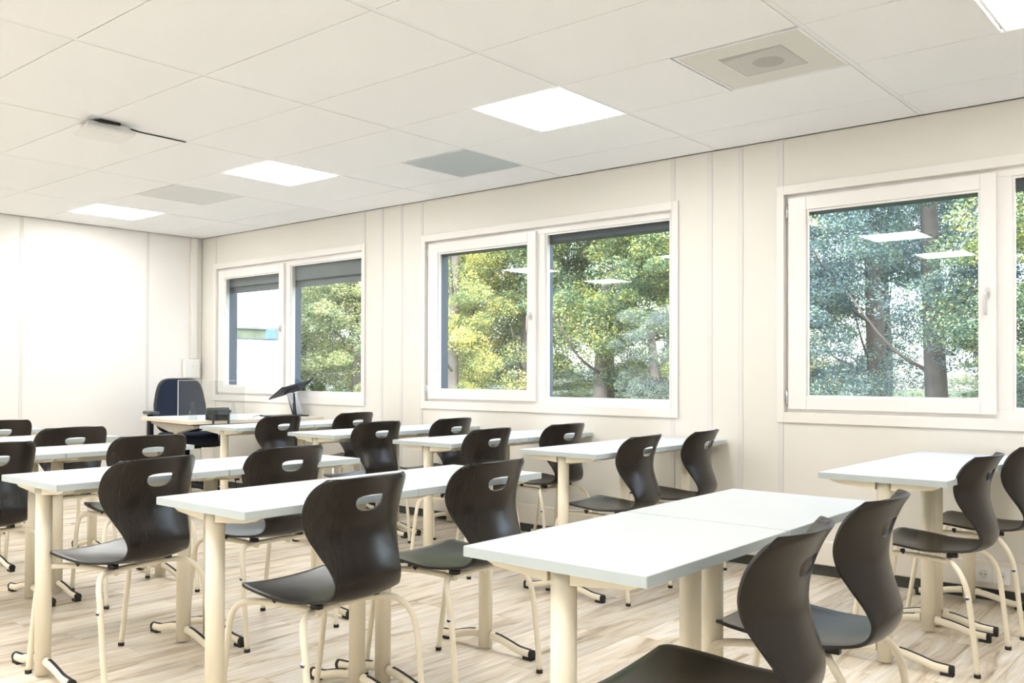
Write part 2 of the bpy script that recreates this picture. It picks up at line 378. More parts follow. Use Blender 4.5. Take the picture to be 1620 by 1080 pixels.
# sockets on trunking
def socket(x, label, z=.138):
    t = thing('wall_socket', label, 'socket', (x, YW-.0376, z), 0, 'sockets on the wall trunking')
    b = MB(); b.prism(rrect(-.04, .04, -.04, .04, .006, 3), 'y', -.009, -.0001); b.build('cover_plate', 'white', t)
    ring = [(.0225*math.cos(2*math.pi*k/24), .0225*math.sin(2*math.pi*k/24)) for k in range(24)]
    MB().prism(ring, 'y', -.0105, -.0091).build('socket_well', 'strip', t)
    for dx in (-.0095, .0095):
        MB().prism([(dx+.003*math.cos(2*math.pi*k/10), .003*math.sin(2*math.pi*k/10)) for k in range(10)], 'y', -.0112, -.0106).build('contact_hole', 'black', t)
    for dz in (-.018, .018): MB().box(-.003, .003, -.0118, -.0106, dz-.004, dz+.004).build('earth_clip', 'cup', t)
    return t
socket(2.705, 'white wall socket behind the right-hand table, nearer the corner')
socket(2.787, 'white wall socket behind the right-hand table, nearer the camera')
socket(-3.98, 'white wall socket with a black plug, far off under the tables', .11)
pl = thing('power_plug', 'black power plug with its cable hanging from the far wall socket', 'plug', (-3.98, YW-.0496, .11))
b = MB(); b.tube([(0, -.001, 0), (0, -.012, 0), (0, -.03, -.004), (0, -.04, -.012)], [.018, .012, .009, .006][0:2], 12); b.build('plug_body', 'black', pl)
MB().tube([(0, -.03, -.008), (.004, -.04, -.04), (.02, -.035, -.08), (.08, -.03, -.1), (.3, -.03, -.104)], .004, 8, smooth_path=6).build('power_cord', 'black', pl)

# windows
def window(n, x0, label, low):
    root = thing('window_%d' % n, label, 'window', (x0, 0, 0)); root['kind'] = 'structure'
    W = 2.37; zc0, zc1 = .871, 2.274
    # casing boards on the wall face
    y0, y1 = YW-.013, YW-.0045
    def cb(name, a, b_, c_, d, m='casing', yy=(y0, y1)): return MB().box(a, b_, yy[0], yy[1], c_, d).build(name, m, root, bevel=.002, bseg=1)
    cb('casing_board', 0, .045, zc0, zc1); cb('casing_board', W-.045, W, zc0, zc1)
    cb('casing_board', .0451, W-.0451, zc1-.055, zc1); cb('casing_board', .0451, W-.0451, zc0, zc0+.060)
    # lining of the opening
    yl = (y1+.0001, YW+.03)
    cb('lining_board', .0302, .0455, .901, 2.244, 'casing', yl); cb('lining_board', W-.0455, W-.0302, .901, 2.244, 'casing', yl)
    cb('lining_board', .0456, W-.0456, 2.219, 2.244, 'casing', yl); cb('lining_board', .0456, W-.0456, .901, .931, 'casing', yl)
    fy0, fy1 = YW+.031, YW+.095
    # outer frame (fixed light) as four bars + mullion
    fr = MB(); A, B = .031, W-.031; z0, z1 = .902, 2.243
    fr.box(A, A+.10, fy0, fy1, z0, z1); fr.box(B-.052, B, fy0, fy1, z0, z1)
    fr.box(A+.10, B-.052, fy0, fy1, 2.174, z1); fr.box(A+.10, B-.052, fy0, fy1, z0, .976); fr.box(1.15, 1.246, fy0, fy1, .976, 2.174)
    fo = fr.build('window_frame', 'upvc', root, bevel=.0025)
    # glazing bead lip
    gb = MB(); gx0, gx1 = 1.246, B-.052
    for q in ((gx0, gx0+.012, .976, 2.174), (gx1-.012, gx1, .976, 2.174), (gx0+.012, gx1-.012, .976, .988), (gx0+.012, gx1-.012, 2.162, 2.174)):
        gb.box(q[0], q[1], fy0+.012, fy0+.026, q[2], q[3])
    gb.build('glazing_bead', 'upvc', fo)
    MB().box(gx0+.001, gx1-.001, fy0+.03, fy0+.034, .977, 2.173).build('pane', 'glass', root)
    # sash
    sx0, sx1, sz0, sz1 = .064, 1.178, .950, 2.199; sy0, sy1 = YW+.006, YW+.0305
    s_ = MB(); gx0, gx1, gz0, gz1 = .172, 1.102, 1.022, 2.120
    prof = [(0, sy0+.004), (.004, sy0), (.078, sy0), (.105, sy0+.012)]
    s_.box(sx0, gx0, sy0, sy1, sz0, sz1); s_.box(gx1, sx1, sy0, sy1, sz0, sz1)
    s_.box(gx0, gx1, sy0, sy1, sz0, gz0); s_.box(gx0, gx1, sy0, sy1, gz1, sz1)
    so = s_.build('window_sash', 'upvc', root, bevel=.004)
    MB().box(gx0-.01, gx1+.01, fy0+.021, fy0+.025, gz0-.01, gz1+.01)
    # sash is one hinged leaf: its pane behind it
    b = MB(); 
    for q in ((gx0, gx0+.012, gz0, gz1), (gx1-.012, gx1, gz0, gz1), (gx0+.012, gx1-.012, gz0, gz0+.012), (gx0+.012, gx1-.012, gz1-.012, gz1)):
        b.box(q[0], q[1], sy0+.013, sy1-.001, q[2], q[3])
    b.build('glazing_bead', 'upvc', so)
    MB().box(gx0+.0125, gx1-.0125, sy1-.010, sy1-.006, gz0+.0125, gz1-.0125).build('pane', 'glass', so)
    for z in (2.12, 1.02):
        MB().tube([(sx0-.008, sy0+.002, z-.04), (sx0-.008, sy0+.002, z+.04)], .0075, 10).build('hinge', 'alu', so)
    # handle
    h = MB(); h.prism([(.014*math.cos(2*math.pi*k/20), .032*math.sin(2*math.pi*k/20)) for k in range(20)], 'y', -.010, 0)
    h.tube([(0, -.010, 0), (0, -.034, .0), (0, -.042, -.012), (0, -.042, -.115)], .0085, 10, smooth_path=4)
    ho = h.build('window_handle', 'handle', so); ho.location = (1.136, sy0-.0002, 1.577)
    # outer reveal and soffit
    oy0, oy1 = fy1+.001, SO+.02
    MB().box(.0305, .100, oy0, oy1, .90, 2.2445).build('outer_jamb', 'ext_reveal', root, bevel=.004)
    MB().box(W-.06, W-.031, oy0, oy1, .90, 2.2445).build('outer_jamb', 'ext_reveal', root, bevel=.004)
    MB().box(1.165, 1.188, oy0, oy1, .925, 2.12).build('outer_jamb', 'ext_reveal', root, bevel=.004)
    MB().box(.1005, W-.0605, oy0, oy1, .90, .924).build('outer_sill', 'ext_reveal', root, bevel=.003)
    MB().box(.1005, W-.0605, oy0, oy1, low+.0, 2.2445).build('shutter_box', 'ext_dark' if low > 2.05 else 'shutter', root, bevel=.004)
    if low < 2.05: MB().box(.105, W-.065, oy0+.05, oy0+.065, low-.06, low-.001).build('shutter_slat', 'shutter', root, bevel=.004)
    return root
window(1, WIN[0], 'far window next to the room corner, white building behind its left pane', 2.035)
window(2, WIN[1], 'middle window with yellow green trees behind both panes', 2.118)
window(3, WIN[2], 'nearest window at the right with bluish trees and a white handle', 2.118)

# ------------------------------------------------------------ ceiling
ce = MB(); ce.box(XW-.2, XF+.2, YL-.2, SO, 2.75, 2.95)
ceil = struct(ce.build('ceiling', 'void'), 'suspended ceiling of white rectangular tiles', 'ceiling')
MB().box(XW, XF, YL, YW, H+.021, H+.03).build('ceiling_backing', 'void', ceil)
lamps = [(.5*1.2-.0, None)]
PANELS = {}   # (col, half, row) -> kind   X from 1.2*col + .6*half
for cx in (-3, -1, 1, 3): PANELS[(cx-1, 1, 3)] = 'lamp'
for cx in (-3, -1, 1, 3): PANELS[(cx-1, 1, -2)] = 'lamp'
for cx in (-3, -1, 1, 3): PANELS[(cx-1, 1, -5)] = 'lamp'
PANELS[(-3, 0+0, 99)] = None
PANELS[(-1, 1, 4)] = 'grey'; PANELS[(-3, 1, 3)] = 'pale'; PANELS[(1, 1, 3)] = 'perf'
tm = {}
def tile(x0, x1, y0, y1, name='ceiling_tile', m='tile'):
    w, l = round(x1-x0, 3), round(y1-y0, 3)
    if (w, l) not in tm: tm[(w, l)] = MB().prism(rrect(0, w, 0, l, .001, 1), 'z', 0, .016).build(name, m, ceil, bevel=.0015, bseg=1).data; o = ceil.children[-1]; o = [q for q in ceil.children if q.data == tm[(w, l)]][0]
    else: o = bpy.data.objects.new(name, tm[(w, l)]); COL.objects.link(o); o.parent = ceil
    o.location = (x0, y0, H)
GX, GY = .0138, .0024
def cell(col, half, row, wide):
    x0 = 1.2*col + (.6 if half else 0); x1 = x0 + (1.2 if wide else .6); y0, y1 = .6*row, .6*row+.6
    x0, x1, y0, y1 = max(x0, XW+.002), min(x1, XF-.002), max(y0, YL+.002), min(y1, YW-.006)
    gl = GX if not half else GY; gr = GX if (wide or half) else GY
    if x1-x0 < .05 or y1-y0 < .05: return
    tile(x0+gl, x1-gr, y0+GY, y1-GY)
def panel_pos(col, half, row): return 1.2*col+(.6 if half else 0)+.3, .6*row+.3
for col in range(-4, 5):
    for row in range(-7, 6):
        hs_ = [h for h in (0, 1) if PANELS.get((col, h, row))]
        if not hs_: cell(col, 0, row, True)
        else:
            for h in (0, 1):
                if h not in hs_: cell(col, h, row, False)
for col in range(-3, 5):
    MB().box(1.2*col-.012, 1.2*col+.012, YL+.01, YW-.006, H+.0012, H+.006).build('ceiling_rail', 'tbar', ceil)
MB().box(XW+.001, XF-.001, YW-.005, YW-.0005, H-.001, H+.02).build('edge_joint', 'black_gap', ceil)
for k, (key, kd) in enumerate([(a, b) for a, b in PANELS.items() if b]):
    px, py = panel_pos(*key); hw = .288
    if kd == 'lamp':
        cx = key[0]+1
        if key[2] == 3: lab = {-3: 'small bright square ceiling panel light nearest the end wall', -1: 'bright square ceiling panel light between the pale vent and the grey vent', 1: 'bright square ceiling panel light in the middle of the picture, beside the speaker plate', 3: 'bright ceiling panel light cut off by the top right corner of the picture'}[cx]
        else: lab = 'square ceiling panel light behind the camera, outside the picture, row %s' % ('nearer' if key[2] == -2 else 'farther') + {-3: ' at the end wall', -1: ' before the centre', 1: ' past the centre', 3: ' above the camera'}[cx]
        t = thing('ceiling_light', lab, 'ceiling light', (px, py, H), 0, 'square panel lights in the ceiling')
        f = MB()
        for q in ((-hw, -hw+.008, -hw, hw), (hw-.008, hw, -hw, hw), (-hw+.008, hw-.008, -hw, -hw+.008), (-hw+.008, hw-.008, hw-.008, hw)): f.box(q[0], q[1], q[2], q[3], -.001, .012)
        f.build('light_frame', 'tbar', t)
        MB().box(-hw+.009, hw-.009, -hw+.009, hw-.009, .001, .008).build('diffuser', 'lamp', t)
    elif kd in ('grey', 'pale'):
        t = thing('ceiling_vent', 'flat blue grey square vent in the ceiling above the middle window' if kd == 'grey' else 'pale grey square vent between the two farthest ceiling lights', 'vent', (px, py, H), 0, 'square vents in the ceiling')
        f = MB(); 
        for q in ((-hw, -hw+.006, -hw, hw), (hw-.006, hw, -hw, hw), (-hw+.006, hw-.006, -hw, -hw+.006), (-hw+.006, hw-.006, hw-.006, hw)): f.box(q[0], q[1], q[2], q[3], -.001, .012)
        f.build('vent_frame', 'tbar', t)
        MB().box(-hw+.007, hw-.007, -hw+.007, hw-.007, .001, .008).build('filter_plate', 'vent' if kd == 'grey' else 'vent_pale', t)
    else:
        t = thing('ceiling_speaker_plate', 'perforated square ceiling plate with a darker square and disc showing through', 'vent', (px, py, H))
        f = MB()
        for q in ((-hw, -hw+.012, -hw, hw), (hw-.012, hw, -hw, hw), (-hw+.012, hw-.012, -hw, -hw+.012), (-hw+.012, hw-.012, hw-.012, hw)): f.box(q[0], q[1], q[2], q[3], -.002, .012)
        f.build('plate_frame', 'perf_frame' if 'perf_frame' in M else 'tbar', t)
        MB().box(-hw+.013, hw-.013, -hw+.013, hw-.013, .001, .0022).build('perforated_plate', 'perf', t)
        MB().box(-.145, .15, -.145, .15, .0002, .0008).build('inner_square', 'perf_dark', t)
        MB().prism([(-.14, -.10), (.145, -.14), (.145, .145), (-.14, .145)], 'z', -.0002, .0001).build('inner_cover', 'perf_mid', t)
        MB().cyl(.02, .02, -.0008, -.0003, .07, 32).build('inner_disc', 'perf_dark', t)

# ceiling sensor box near the left and the dark strip beside it
cdv = thing('ceiling_sensor', 'small tapered white device hanging under the ceiling at the upper left', 'sensor', (-1.20, .72, H))
b = MB(); top = [(.075, -.15), (.10, .06), (-.08, .10), (-.10, -.10)]; bot = [(.13, -.18), (.14, .09), (-.12, .13), (-.13, -.13)]
vs = [(x, y, -.012) for x, y in top] + [(x, y, -.055) for x, y in bot] + [(x, y, -.066) for x, y in bot]
b.add(vs, [(0, 1, 2, 3), (0, 4, 5, 1), (1, 5, 6, 2), (2, 6, 7, 3), (3, 7, 4, 0), (4, 8, 9, 5), (5, 9, 10, 6), (6, 10, 11, 7), (7, 11, 8, 4), (11, 10, 9, 8)])
b.build('sensor_housing', 'white', cdv, bevel=.003)
MB().box(-.07, .06, -.10, .05, -.0118, -.0005).build('mounting_plate', 'black', cdv, bevel=.001, bseg=1)
MB().box(.085, .105, -.10, .02, -.018, -.003).build('sensor_gap_shade', 'black', cdv, bevel=.001, bseg=1)  # black bar painted in for the shaded gap between housing and ceiling
tag(MB().tube([(-1.155, .78, H-.006), (-1.188, .9, H-.0045), (-1.19, 1.19, H-.0045)], .0042, 6).build('ceiling_joint_strip', 'black_gap'), 'thin dark strip running along a ceiling joint from the white sensor', 'cable')  # thin black strip drawn along the dark ceiling joint

# ------------------------------------------------------------ school chair
ROWS = [(.284, .838, .222, .833, .160), (.277, .829, .208, .817, .186), (.261, .803, .186, .789, .202), (.240, .756, .168, .752, .207),
        (.228, .71, .158, .705, .204), (.225, .66, .165, .657, .189), (.235, .61, .190, .607, .167), (.250, .56, .218, .56, .148),
        (.257, .515, .235, .518, .139), (.243, .475, .228, .484, .143), (.208, .452, .20, .464, .157), (.14, .441, .13, .455, .180),
        (.05, .437, .045, .452, .196), (-.05, .443, -.05, .461, .199), (-.13, .453, -.125, .468, .194), (-.168, .457, -.157, .471, .184), (-.190, .454, -.177, .468, .168)]
KS = 4
def row_at(t):
    i = min(int(t), len(ROWS)-2); u = t-i; n = len(ROWS)
    a, b, c_, d = (np.array(ROWS[max(0, min(n-1, j))]) for j in (i-1, i, i+1, i+2))
    return 0.5*((2*b) + (c_-a)*u + (2*a-5*b+4*c_-d)*u*u + (3*b-a-3*c_+d)*u**3)
def spt(u, t):
    q = row_at(t); k = abs(u)**2.1
    return (q[0]+(q[2]-q[0])*k, u*q[4], q[1]+(q[3]-q[1])*k)
def shell_mesh():
    NU = 17; T = [j/KS for j in range((len(ROWS)-1)*KS+1)]; U = [-1+2*k/(NU-1) for k in range(NU)]
    k0, k1 = 4, 12; j0, j1 = 6, 18   # block around the hand hole
    bm = bmesh.new(); g = {}
    for j, t in enumerate(T):
        for k, u in enumerate(U):
            if j0 < j < j1 and k0 < k < k1: continue
            g[j, k] = bm.verts.new(spt(u, t))
    for j in range(len(T)-1):
        for k in range(NU-1):
            if j0 <= j < j1 and k0 <= k < k1: continue
            bm.faces.new((g[j, k], g[j+1, k], g[j+1, k+1], g[j, k+1]))
    # ring of the block
    ring = [(j0, k) for k in range(k0, k1)] + [(j, k1) for j in range(j0, j1)] + [(j1, k) for k in range(k1, k0, -1)] + [(j, k0) for j in range(j1, j0, -1)]
    def t_of_z(z):
        ts = np.linspace(1, 6, 400); zs = np.array([row_at(t)[1] for t in ts]); return float(ts[np.argmin(abs(zs-z))])
    tc_ = t_of_z(.758)
    inner = []
    for (j, k) in ring:
        du = U[k]*1.0; dt = T[j]-(T[j0]+T[j1])/2
        a = math.atan2(-dt/((T[j1]-T[j0])/2), du/(U[k1]))
        ca, sa = math.cos(a), math.sin(a)
        y = .058*math.copysign(abs(ca)**.75, ca); z = .760 + (.018*abs(sa)**.55 if sa > 0 else -.034*abs(sa)**1.0)
        t = t_of_z(z); u = y/row_at(t)[4]; inner.append((u, t))
    prev = [g[q] for q in ring]; n = len(ring)
    for st in (0.34, 0.67, 0.93, 1.0):
        cur = []
        for (j, k), (ui, ti) in zip(ring, inner):
            cur.append(bm.verts.new(spt(U[k]*(1-st)+ui*st, T[j]*(1-st)+ti*st)))
        for i in range(n): bm.faces.new((prev[i], prev[(i+1) % n], cur[(i+1) % n], cur[i]))
        prev = cur
    bmesh.ops.recalc_face_normals(bm, faces=bm.faces)
    me = bpy.data.meshes.new('seat_shell'); bm.to_mesh(me); bm.free()
    me.materials.append(M['shell']); me.materials.append(M['shell_edge'])
    for p in me.polygons: p.use_smooth = True
    o = bpy.data.objects.new('tmp', me); COL.objects.link(o)
    sd = o.modifiers.new('s', 'SOLIDIFY'); sd.thickness = .009; sd.offset = 0; sd.material_offset_rim = 1; sd.use_even_offset = True
    bv = o.modifiers.new('b', 'BEVEL'); bv.width = .0018; bv.segments = 2; bv.limit_method = 'ANGLE'; bv.angle_limit = R(50)
    dg = bpy.context.evaluated_depsgraph_get(); me2 = bpy.data.meshes.new_from_object(o.evaluated_get(dg)); me2.name = 'seat_shell'
    bpy.data.objects.remove(o); return me2
def make_chair(label, loc, rz):
    t = thing('school_chair', label, 'chair', loc, rz, 'dark shell school chairs at the tables')
    so = bpy.data.objects.new('seat_shell', shell_mesh()); COL.objects.link(so); so.parent = t
    for sg in (-1, 1):
        # front leg: foot, shank, bend, then the side rail running back under the seat
        b = MB(); b.tube(catmull([Vector(p) for p in ((-.25, sg*.205, .012), (-.222, sg*.205, .19), (-.200, sg*.203, .33), (-.188, sg*.196, .385), (-.160, sg*.178, .412), (-.10, sg*.145, .417), (-.02, sg*.11, .413), (.055, sg*.088, .405), (.105, sg*.085, .400))], 5), .0108, 12)
        l = b.build('front_leg', 'frame', t)
        MB().cyl(-.2503, sg*.205, 0, .014, .0125, 14).build('foot_cap', 'rub', l)
        # rear leg with its bend and half of the curved cross tube
        b = MB(); b.tube(catmull([Vector(p) for p in ((.25, sg*.238, .012), (.234, sg*.238, .17), (.216, sg*.235, .31), (.190, sg*.222, .375), (.155, sg*.190, .408), (.125, sg*.14, .415), (.10, sg*.07, .412), (.092, 0, .410))], 5), .0108, 12)
        l = b.build('rear_leg', 'frame', t)
        MB().cyl(.2503, sg*.238, 0, .014, .0125, 14).build('foot_cap', 'rub', l)
        MB().box(-.068, -.052, sg*.128-.009, sg*.128+.009, .416, .437).build('seat_bracket', 'black', t, bevel=.003)
        MB().box(.110, .150, sg*.12-.011, sg*.12+.011, .425, .441).build('seat_bracket', 'black', t, bevel=.003)
        if sg < 0:
            k = MB(); cx, cz = .2165, .300
            arc = lambda a0, a1: [(cx+.0085*math.cos(R(q)), cz+.0085*math.sin(R(q))) for q in np.linspace(a0, a1, 12)]
            k.prism(arc(0, 180), 'y', -.2482, -.2455, 0); k.prism(arc(180, 360), 'y', -.2482, -.2455, 1)
            k.build('sticker', ['white', 'blue'], t)
    return t
CH = [  # x, y, yaw, label
 (.398, .004, .185, 'dark school chair large at the left, partly in front of the second table end'),
 (1.446, .160, .05, 'dark school chair seen from behind, just left of centre in the foreground'),
 (1.433, .794, .033, 'dark school chair behind the foreground table corner, bluish seat showing'),
 (2.733, 2.325, -.017, 'dark school chair at the right-hand window table, tall S-shaped side view'),
 (2.760, 3.0, -.024, 'dark school chair cut off by the right picture edge at the window table'),
 (2.828, .765, .053, 'dark school chair drawn up to the foreground table, the farther of its two'),
 (2.86, .131, .12, 'dark school chair nearest the camera, its seat filling the bottom edge'),
 (1.115, 2.335, .08, 'dark school chair with a bright blue sheen on its seat, below the middle window'),
 (1.143, 2.925, .12, 'dark school chair next to the window wall, right of the blue-sheened one'),
 (.340, .684, .029, 'dark school chair in the middle left, behind the second table'),
 (-.914, 2.325, -.012, 'dark school chair left of the table corner below the middle window'),
 (.126, 2.262, .026, 'dark school chair in the centre, half hidden by the foreground pair of tables'),
 (-.873, 2.99, .015, 'small dark school chair below the left pane of the middle window'),
 (.15, 2.98, -.05, 'dark school chair below the right pane of the middle window, near the wall'),
 (-2.04, 2.335, .08, 'small bluish school chair in front of the laptop stand'),
 (-2.10, 3.11, .03, 'farthest small school chair, below the right pane of the far window'),
 (-.759, .65, -.045, 'dark school chair directly behind the large left one'),
 (-1.735, .69, -.03, 'dark school chair with only its top above the table, upper left group'),
 (-.805, -.11, .12, 'dark school chair cut off by the left picture edge, lower one'),
 (-2.836, .698, .0, 'dark school chair cut off by the left picture edge, upper far one'),
]
proto = make_chair(CH[0][3], (CH[0][0], CH[0][1], 0), CH[0][2])
for x, y, a, lab in CH[1:]: dup(proto, (x, y, 0), a, lab)

# ------------------------------------------------------------ school table (0.50 deep along x, 0.698 long along y)
TL, TD, TH = .7015, .50, .7506
def make_table(label, loc, rz):
    t = thing('school_table', label, 'table', loc, rz, 'white school tables')
    b = MB(); rr = rrect(0, TD, .001, TL, .004, 3)
    b.prism(rr, 'z', TH-.024, TH-.0012, 1); b.prism([(x*(1-.003)+TD*.0015, y*(1-.002)+TL*.001) for x, y in rr], 'z', TH-.0011, TH, 0)
    b.build('tabletop', ['top', 'edge'], t)
    cy0, cy1 = .062, TL-.062
    MB().box(TD/2-.02, TD/2+.02, cy0+.032, cy1-.032, TH-.070, TH-.0245).build('rail', 'frame', t, bevel=.002)
    for cy_ in (cy0, cy1):
        # tapered cross beam under the top
        bm_ = MB(); z1 = TH-.0245
        for sg in (-1, 1):
            xa, xb = TD/2+sg*.031, TD/2+sg*.215
            poly = [(xa, z1), (xb, z1), (xb, z1-.008), (xb-sg*.03, z1-.02), (xa, z1-.034)]
            if sg > 0: poly = poly[::-1]
            bm_.prism(poly, 'y', cy_-.022, cy_+.022)
        bm_.build('cross_beam', 'frame', t, bevel=.0015, bseg=1)
        co = MB().cyl(TD/2, cy_, .010, TH-.027, .0295, 28).build('column', 'frame', t)
        MB().box(TD/2-.022, TD/2+.022, cy_-.020, cy_+.020, TH-.0268, TH-.0243).build('column_gap_shade', 'black', co)  # black sheet stands in for the shade in the gap above the column
        MB().cyl(TD/2+.0, cy_-.0295, 0, .0, .001, 3) if False else None
        for sg in (-1, 1):
            P = [(TD/2+sg*.0295, cy_, .060), (TD/2+sg*.08, cy_, .054), (TD/2+sg*.14, cy_, .040), (TD/2+sg*.185, cy_, .028), (TD/2+sg*.245, cy_, .0235)]
            PP = catmull([Vector(p) for p in P], 5)
            ft = MB().tube(PP, .0150, 14, flat=1.15, upv=(0, 0, 1)).build('foot', 'frame', t)
            SP = [Vector((p.x, p.y, p.z+.0168)) for p in PP if abs(p.x-TD/2) > .055]
            st = MB(); n = len(SP); vs = []
            for p in SP: vs += [(p.x, p.y-.0055, p.z-.0015), (p.x, p.y+.0055, p.z-.0015), (p.x, p.y-.0055, p.z+.0016), (p.x, p.y+.0055, p.z+.0016)]
            fs = []
            for i in range(n-1):
                a = 4*i; fs += [(a+2, a+3, a+7, a+6), (a, a+4, a+5, a+1), (a, a+2, a+6, a+4), (a+1, a+5, a+7, a+3)]
            fs += [(0, 1, 3, 2), (4*n-4, 4*n-2, 4*n-1, 4*n-3)]
            st.add(vs, fs); st.build('grip_strip', 'rub', ft)
            xe = TD/2+sg*.245
            cap = MB(); cap.tube([(xe-sg*.004, cy_, .0235), (xe+sg*.012, cy_, .0235)], .0162, 14, flat=1.15)
            cap.box(min(xe-sg*.035, xe+sg*.012), max(xe-sg*.035, xe+sg*.012), cy_-.013, cy_+.013, 0, .012)
            cap.build('end_cap', 'rub', ft)
    return t
def two(x, y, a, L): return (x, y, a), (x-math.sin(a)*L, y+math.cos(a)*L, a)
TB = []
def pair(x, y, a, L, la, lb):
    p, q = two(x, y, a, L); TB.append((*p, la)); TB.append((*q, lb))
pair(2.394, -.159, -.0 + .008, .706, 'big white table in the foreground, nearest the camera', 'white table joined behind the big foreground one, chair backs in front')
pair(2.400, 1.978, -.004, .702, 'white table at the right with its left corner below the nearest window', 'white table against the wall below the nearest window, mostly behind chairs')
pair(1.067, -.205, .007, .702, 'white table whose near corner lies over the large left chair', 'white table between the two middle foreground chairs')
pair(.012, -.281, -.007, .703, 'white table starting at the left picture edge on a thick near column', 'white table in the left middle, ending right of the upper middle chair')
pair(.755, 2.021, 0, .703, 'white table end with a free corner below the middle window, third from the wall corner', 'white table touching the wall beside the blue-sheened chair')
pair(-.257, 2.030, 0, .703, 'white table behind the centre chair, near half, below the middle window', 'white table behind the centre chair, wall half, below the middle window')
pair(-1.315, 2.030, 0, .703, 'white table in front of the bluish chair row, near half, left of the middle window', 'white table in front of the bluish chair row, wall half')
pair(-2.440, 2.035, 0, .703, 'farthest window-side table, standing right before the teacher desk, near half', 'farthest window-side table, wall half, below the far window')
pair(-1.268, -.39, 0, .703, 'white table seen at the left edge above the near table, near half', 'white table with a joint visible at the left, tip beside the upper left chair')
pair(-2.24, -.33, 0, .703, 'far left table behind the upper left chair, near half', 'far left table behind the upper left chair, far half with a pale tip')
pair(-3.35, -.33, 0, .703, 'left table nearest the end wall, near half', 'left table nearest the end wall, far half')
t0 = make_table(TB[0][3], (TB[0][0], TB[0][1], 0), TB[0][2])
for x, y, a, lab in TB[1:]:
    if x < -2 and y < -.2: continue     # wholly outside the picture
    dup(t0, (x, y, 0), a, lab)

# ------------------------------------------------------------ teacher's desk and what stands on it
DA = R(-7)
dk = thing('teacher_desk', 'long white height-adjustable teacher desk at the back left', 'desk', (-2.87, 2.20, 0), DA)
DZ = .760; DX, DY = 1.04, 1.60
b = MB(); rr = rrect(-DX, 0, 0, DY, .01, 3); b.prism(rr, 'z', DZ-.028, DZ-.0012, 1); b.prism(rr, 'z', DZ-.0011, DZ, 0); b.build('desktop', ['desk', 'desk_edge'], dk)
MB().box(-DX+.06, -.02, .10, DY-.03, DZ-.040, DZ-.0285).build('under_panel', 'black', dk, bevel=.002)
for yy in (.10, DY-.16):
    b = MB(); b.prism([(-.97, DZ-.042), (-.97, DZ-.055), (-.58, DZ-.115), (-.40, DZ-.115), (-.06, DZ-.055), (-.06, DZ-.042)], 'y', yy-.03, yy+.03); b.build('desk_bracket', 'grey_metal', dk, bevel=.002)
    l = MB().box(-.49, -.41, yy-.025, yy+.025, .035, DZ-.116).build('desk_leg', 'grey_metal', dk, bevel=.004)
    MB().box(-.475, -.425, yy-.02, yy+.02, .3, .34).build('leg_knob', 'black', l)
    MB().box(-.80, -.10, yy-.035, yy+.035, 0.005, .034).build('desk_foot', 'grey_metal', dk, bevel=.006)
MB().box(-.47, -.43, .13, DY-.19, .30, .36).build('desk_rail', 'grey_metal', dk, bevel=.003)

def dpos(x, y, z=DZ): # desk coordinates to world
    return (-2.87+x*math.cos(DA)-y*math.sin(DA), 2.20+x*math.sin(DA)+y*math.cos(DA), z)
# acrylic screen
sc = thing('desk_screen', 'clear acrylic hygiene screen standing on the teacher desk', 'screen', dpos(-.28, .03), DA+R(-58))
MB().box(0, .005, 0, .62, 0.0005, .33).build('acrylic_sheet', 'acrylic', sc)
MB().box(-.0012, .0062, -.003, -.0002, 0.001, .33).build('sheet_edge', 'white', sc)
MB().box(-.001, .006, -.003, .62, .3302, .3325).build('sheet_edge', 'white', sc)
for yy in (.14, .52):
    b = MB(); b.prism([(-.06, .0005), (.066, .0005), (.012, .15), (-.006, .15)], 'y', yy-.002, yy+.002)
    for sg in ((-.060, -.006), (.066, .012)): b.tube([(sg[0], yy, .001), (sg[1], yy, .15)], .002, 6)
    b.build('screen_foot', 'acrylic', sc)
# black holder on the desk edge
hd = thing('cable_holder', 'dark grey bracket with two prongs clipped over the near edge of the teacher desk', 'bracket', dpos(.006, .17), DA)
b = MB(); b.prism([(-.10, .002), (-.10, .07), (-.075, .105), (.002, .105), (.02, .085), (.02, .045), (.008, .045), (.008, .08), (-.004, .092), (-.068, .092), (-.085, .062), (-.085, .002)], 'y', .01, .17); b.build('holder_body', 'dark_grey', hd, bevel=.002)
for yy in (.022, .155): MB().box(.021, .032, yy-.009, yy+.009, -.06, .088).build('prong', 'dark_grey', hd, bevel=.003)
MB().box(-.084, .006, .018, .162, .0005, .044).build('holder_tray', 'black', hd, bevel=.003)
# laptop stand
ls = thing('laptop_stand', 'black slotted laptop stand on an angled silver arm, on the teacher desk', 'stand', dpos(-.30, 1.10), DA+R(0))
MB().prism(rrect(-.14, .14, -.26, .10, .02, 4), 'z', .0005, .010).build('stand_base', 'black', ls, bevel=.002)
b = MB(); b.prism([(.03, .010), (.085, .010), (.045-.0, .215), (.005, .215)], 'y', -.01, -.001); b.build('arm_side', 'black', ls, bevel=.002)
ARM = [(0, .062, .012), (0, .062, .05), (0, .0, .20), (0, -.02, .235)]
b = MB(); b.add([(-.03, .10, .011), (.035, .10, .011), (.035, .03, .011), (-.03, .03, .011), (-.03, .022, .205), (.035, .022, .215), (.035, -.045, .215), (-.03, -.045, .205)],
      [(3, 2, 1, 0), (4, 5, 6, 7), (0, 1, 5, 4), (1, 2, 6, 5), (2, 3, 7, 6), (3, 0, 4, 7)]); b.build('stand_arm', ['silver'], ls, bevel=.006)
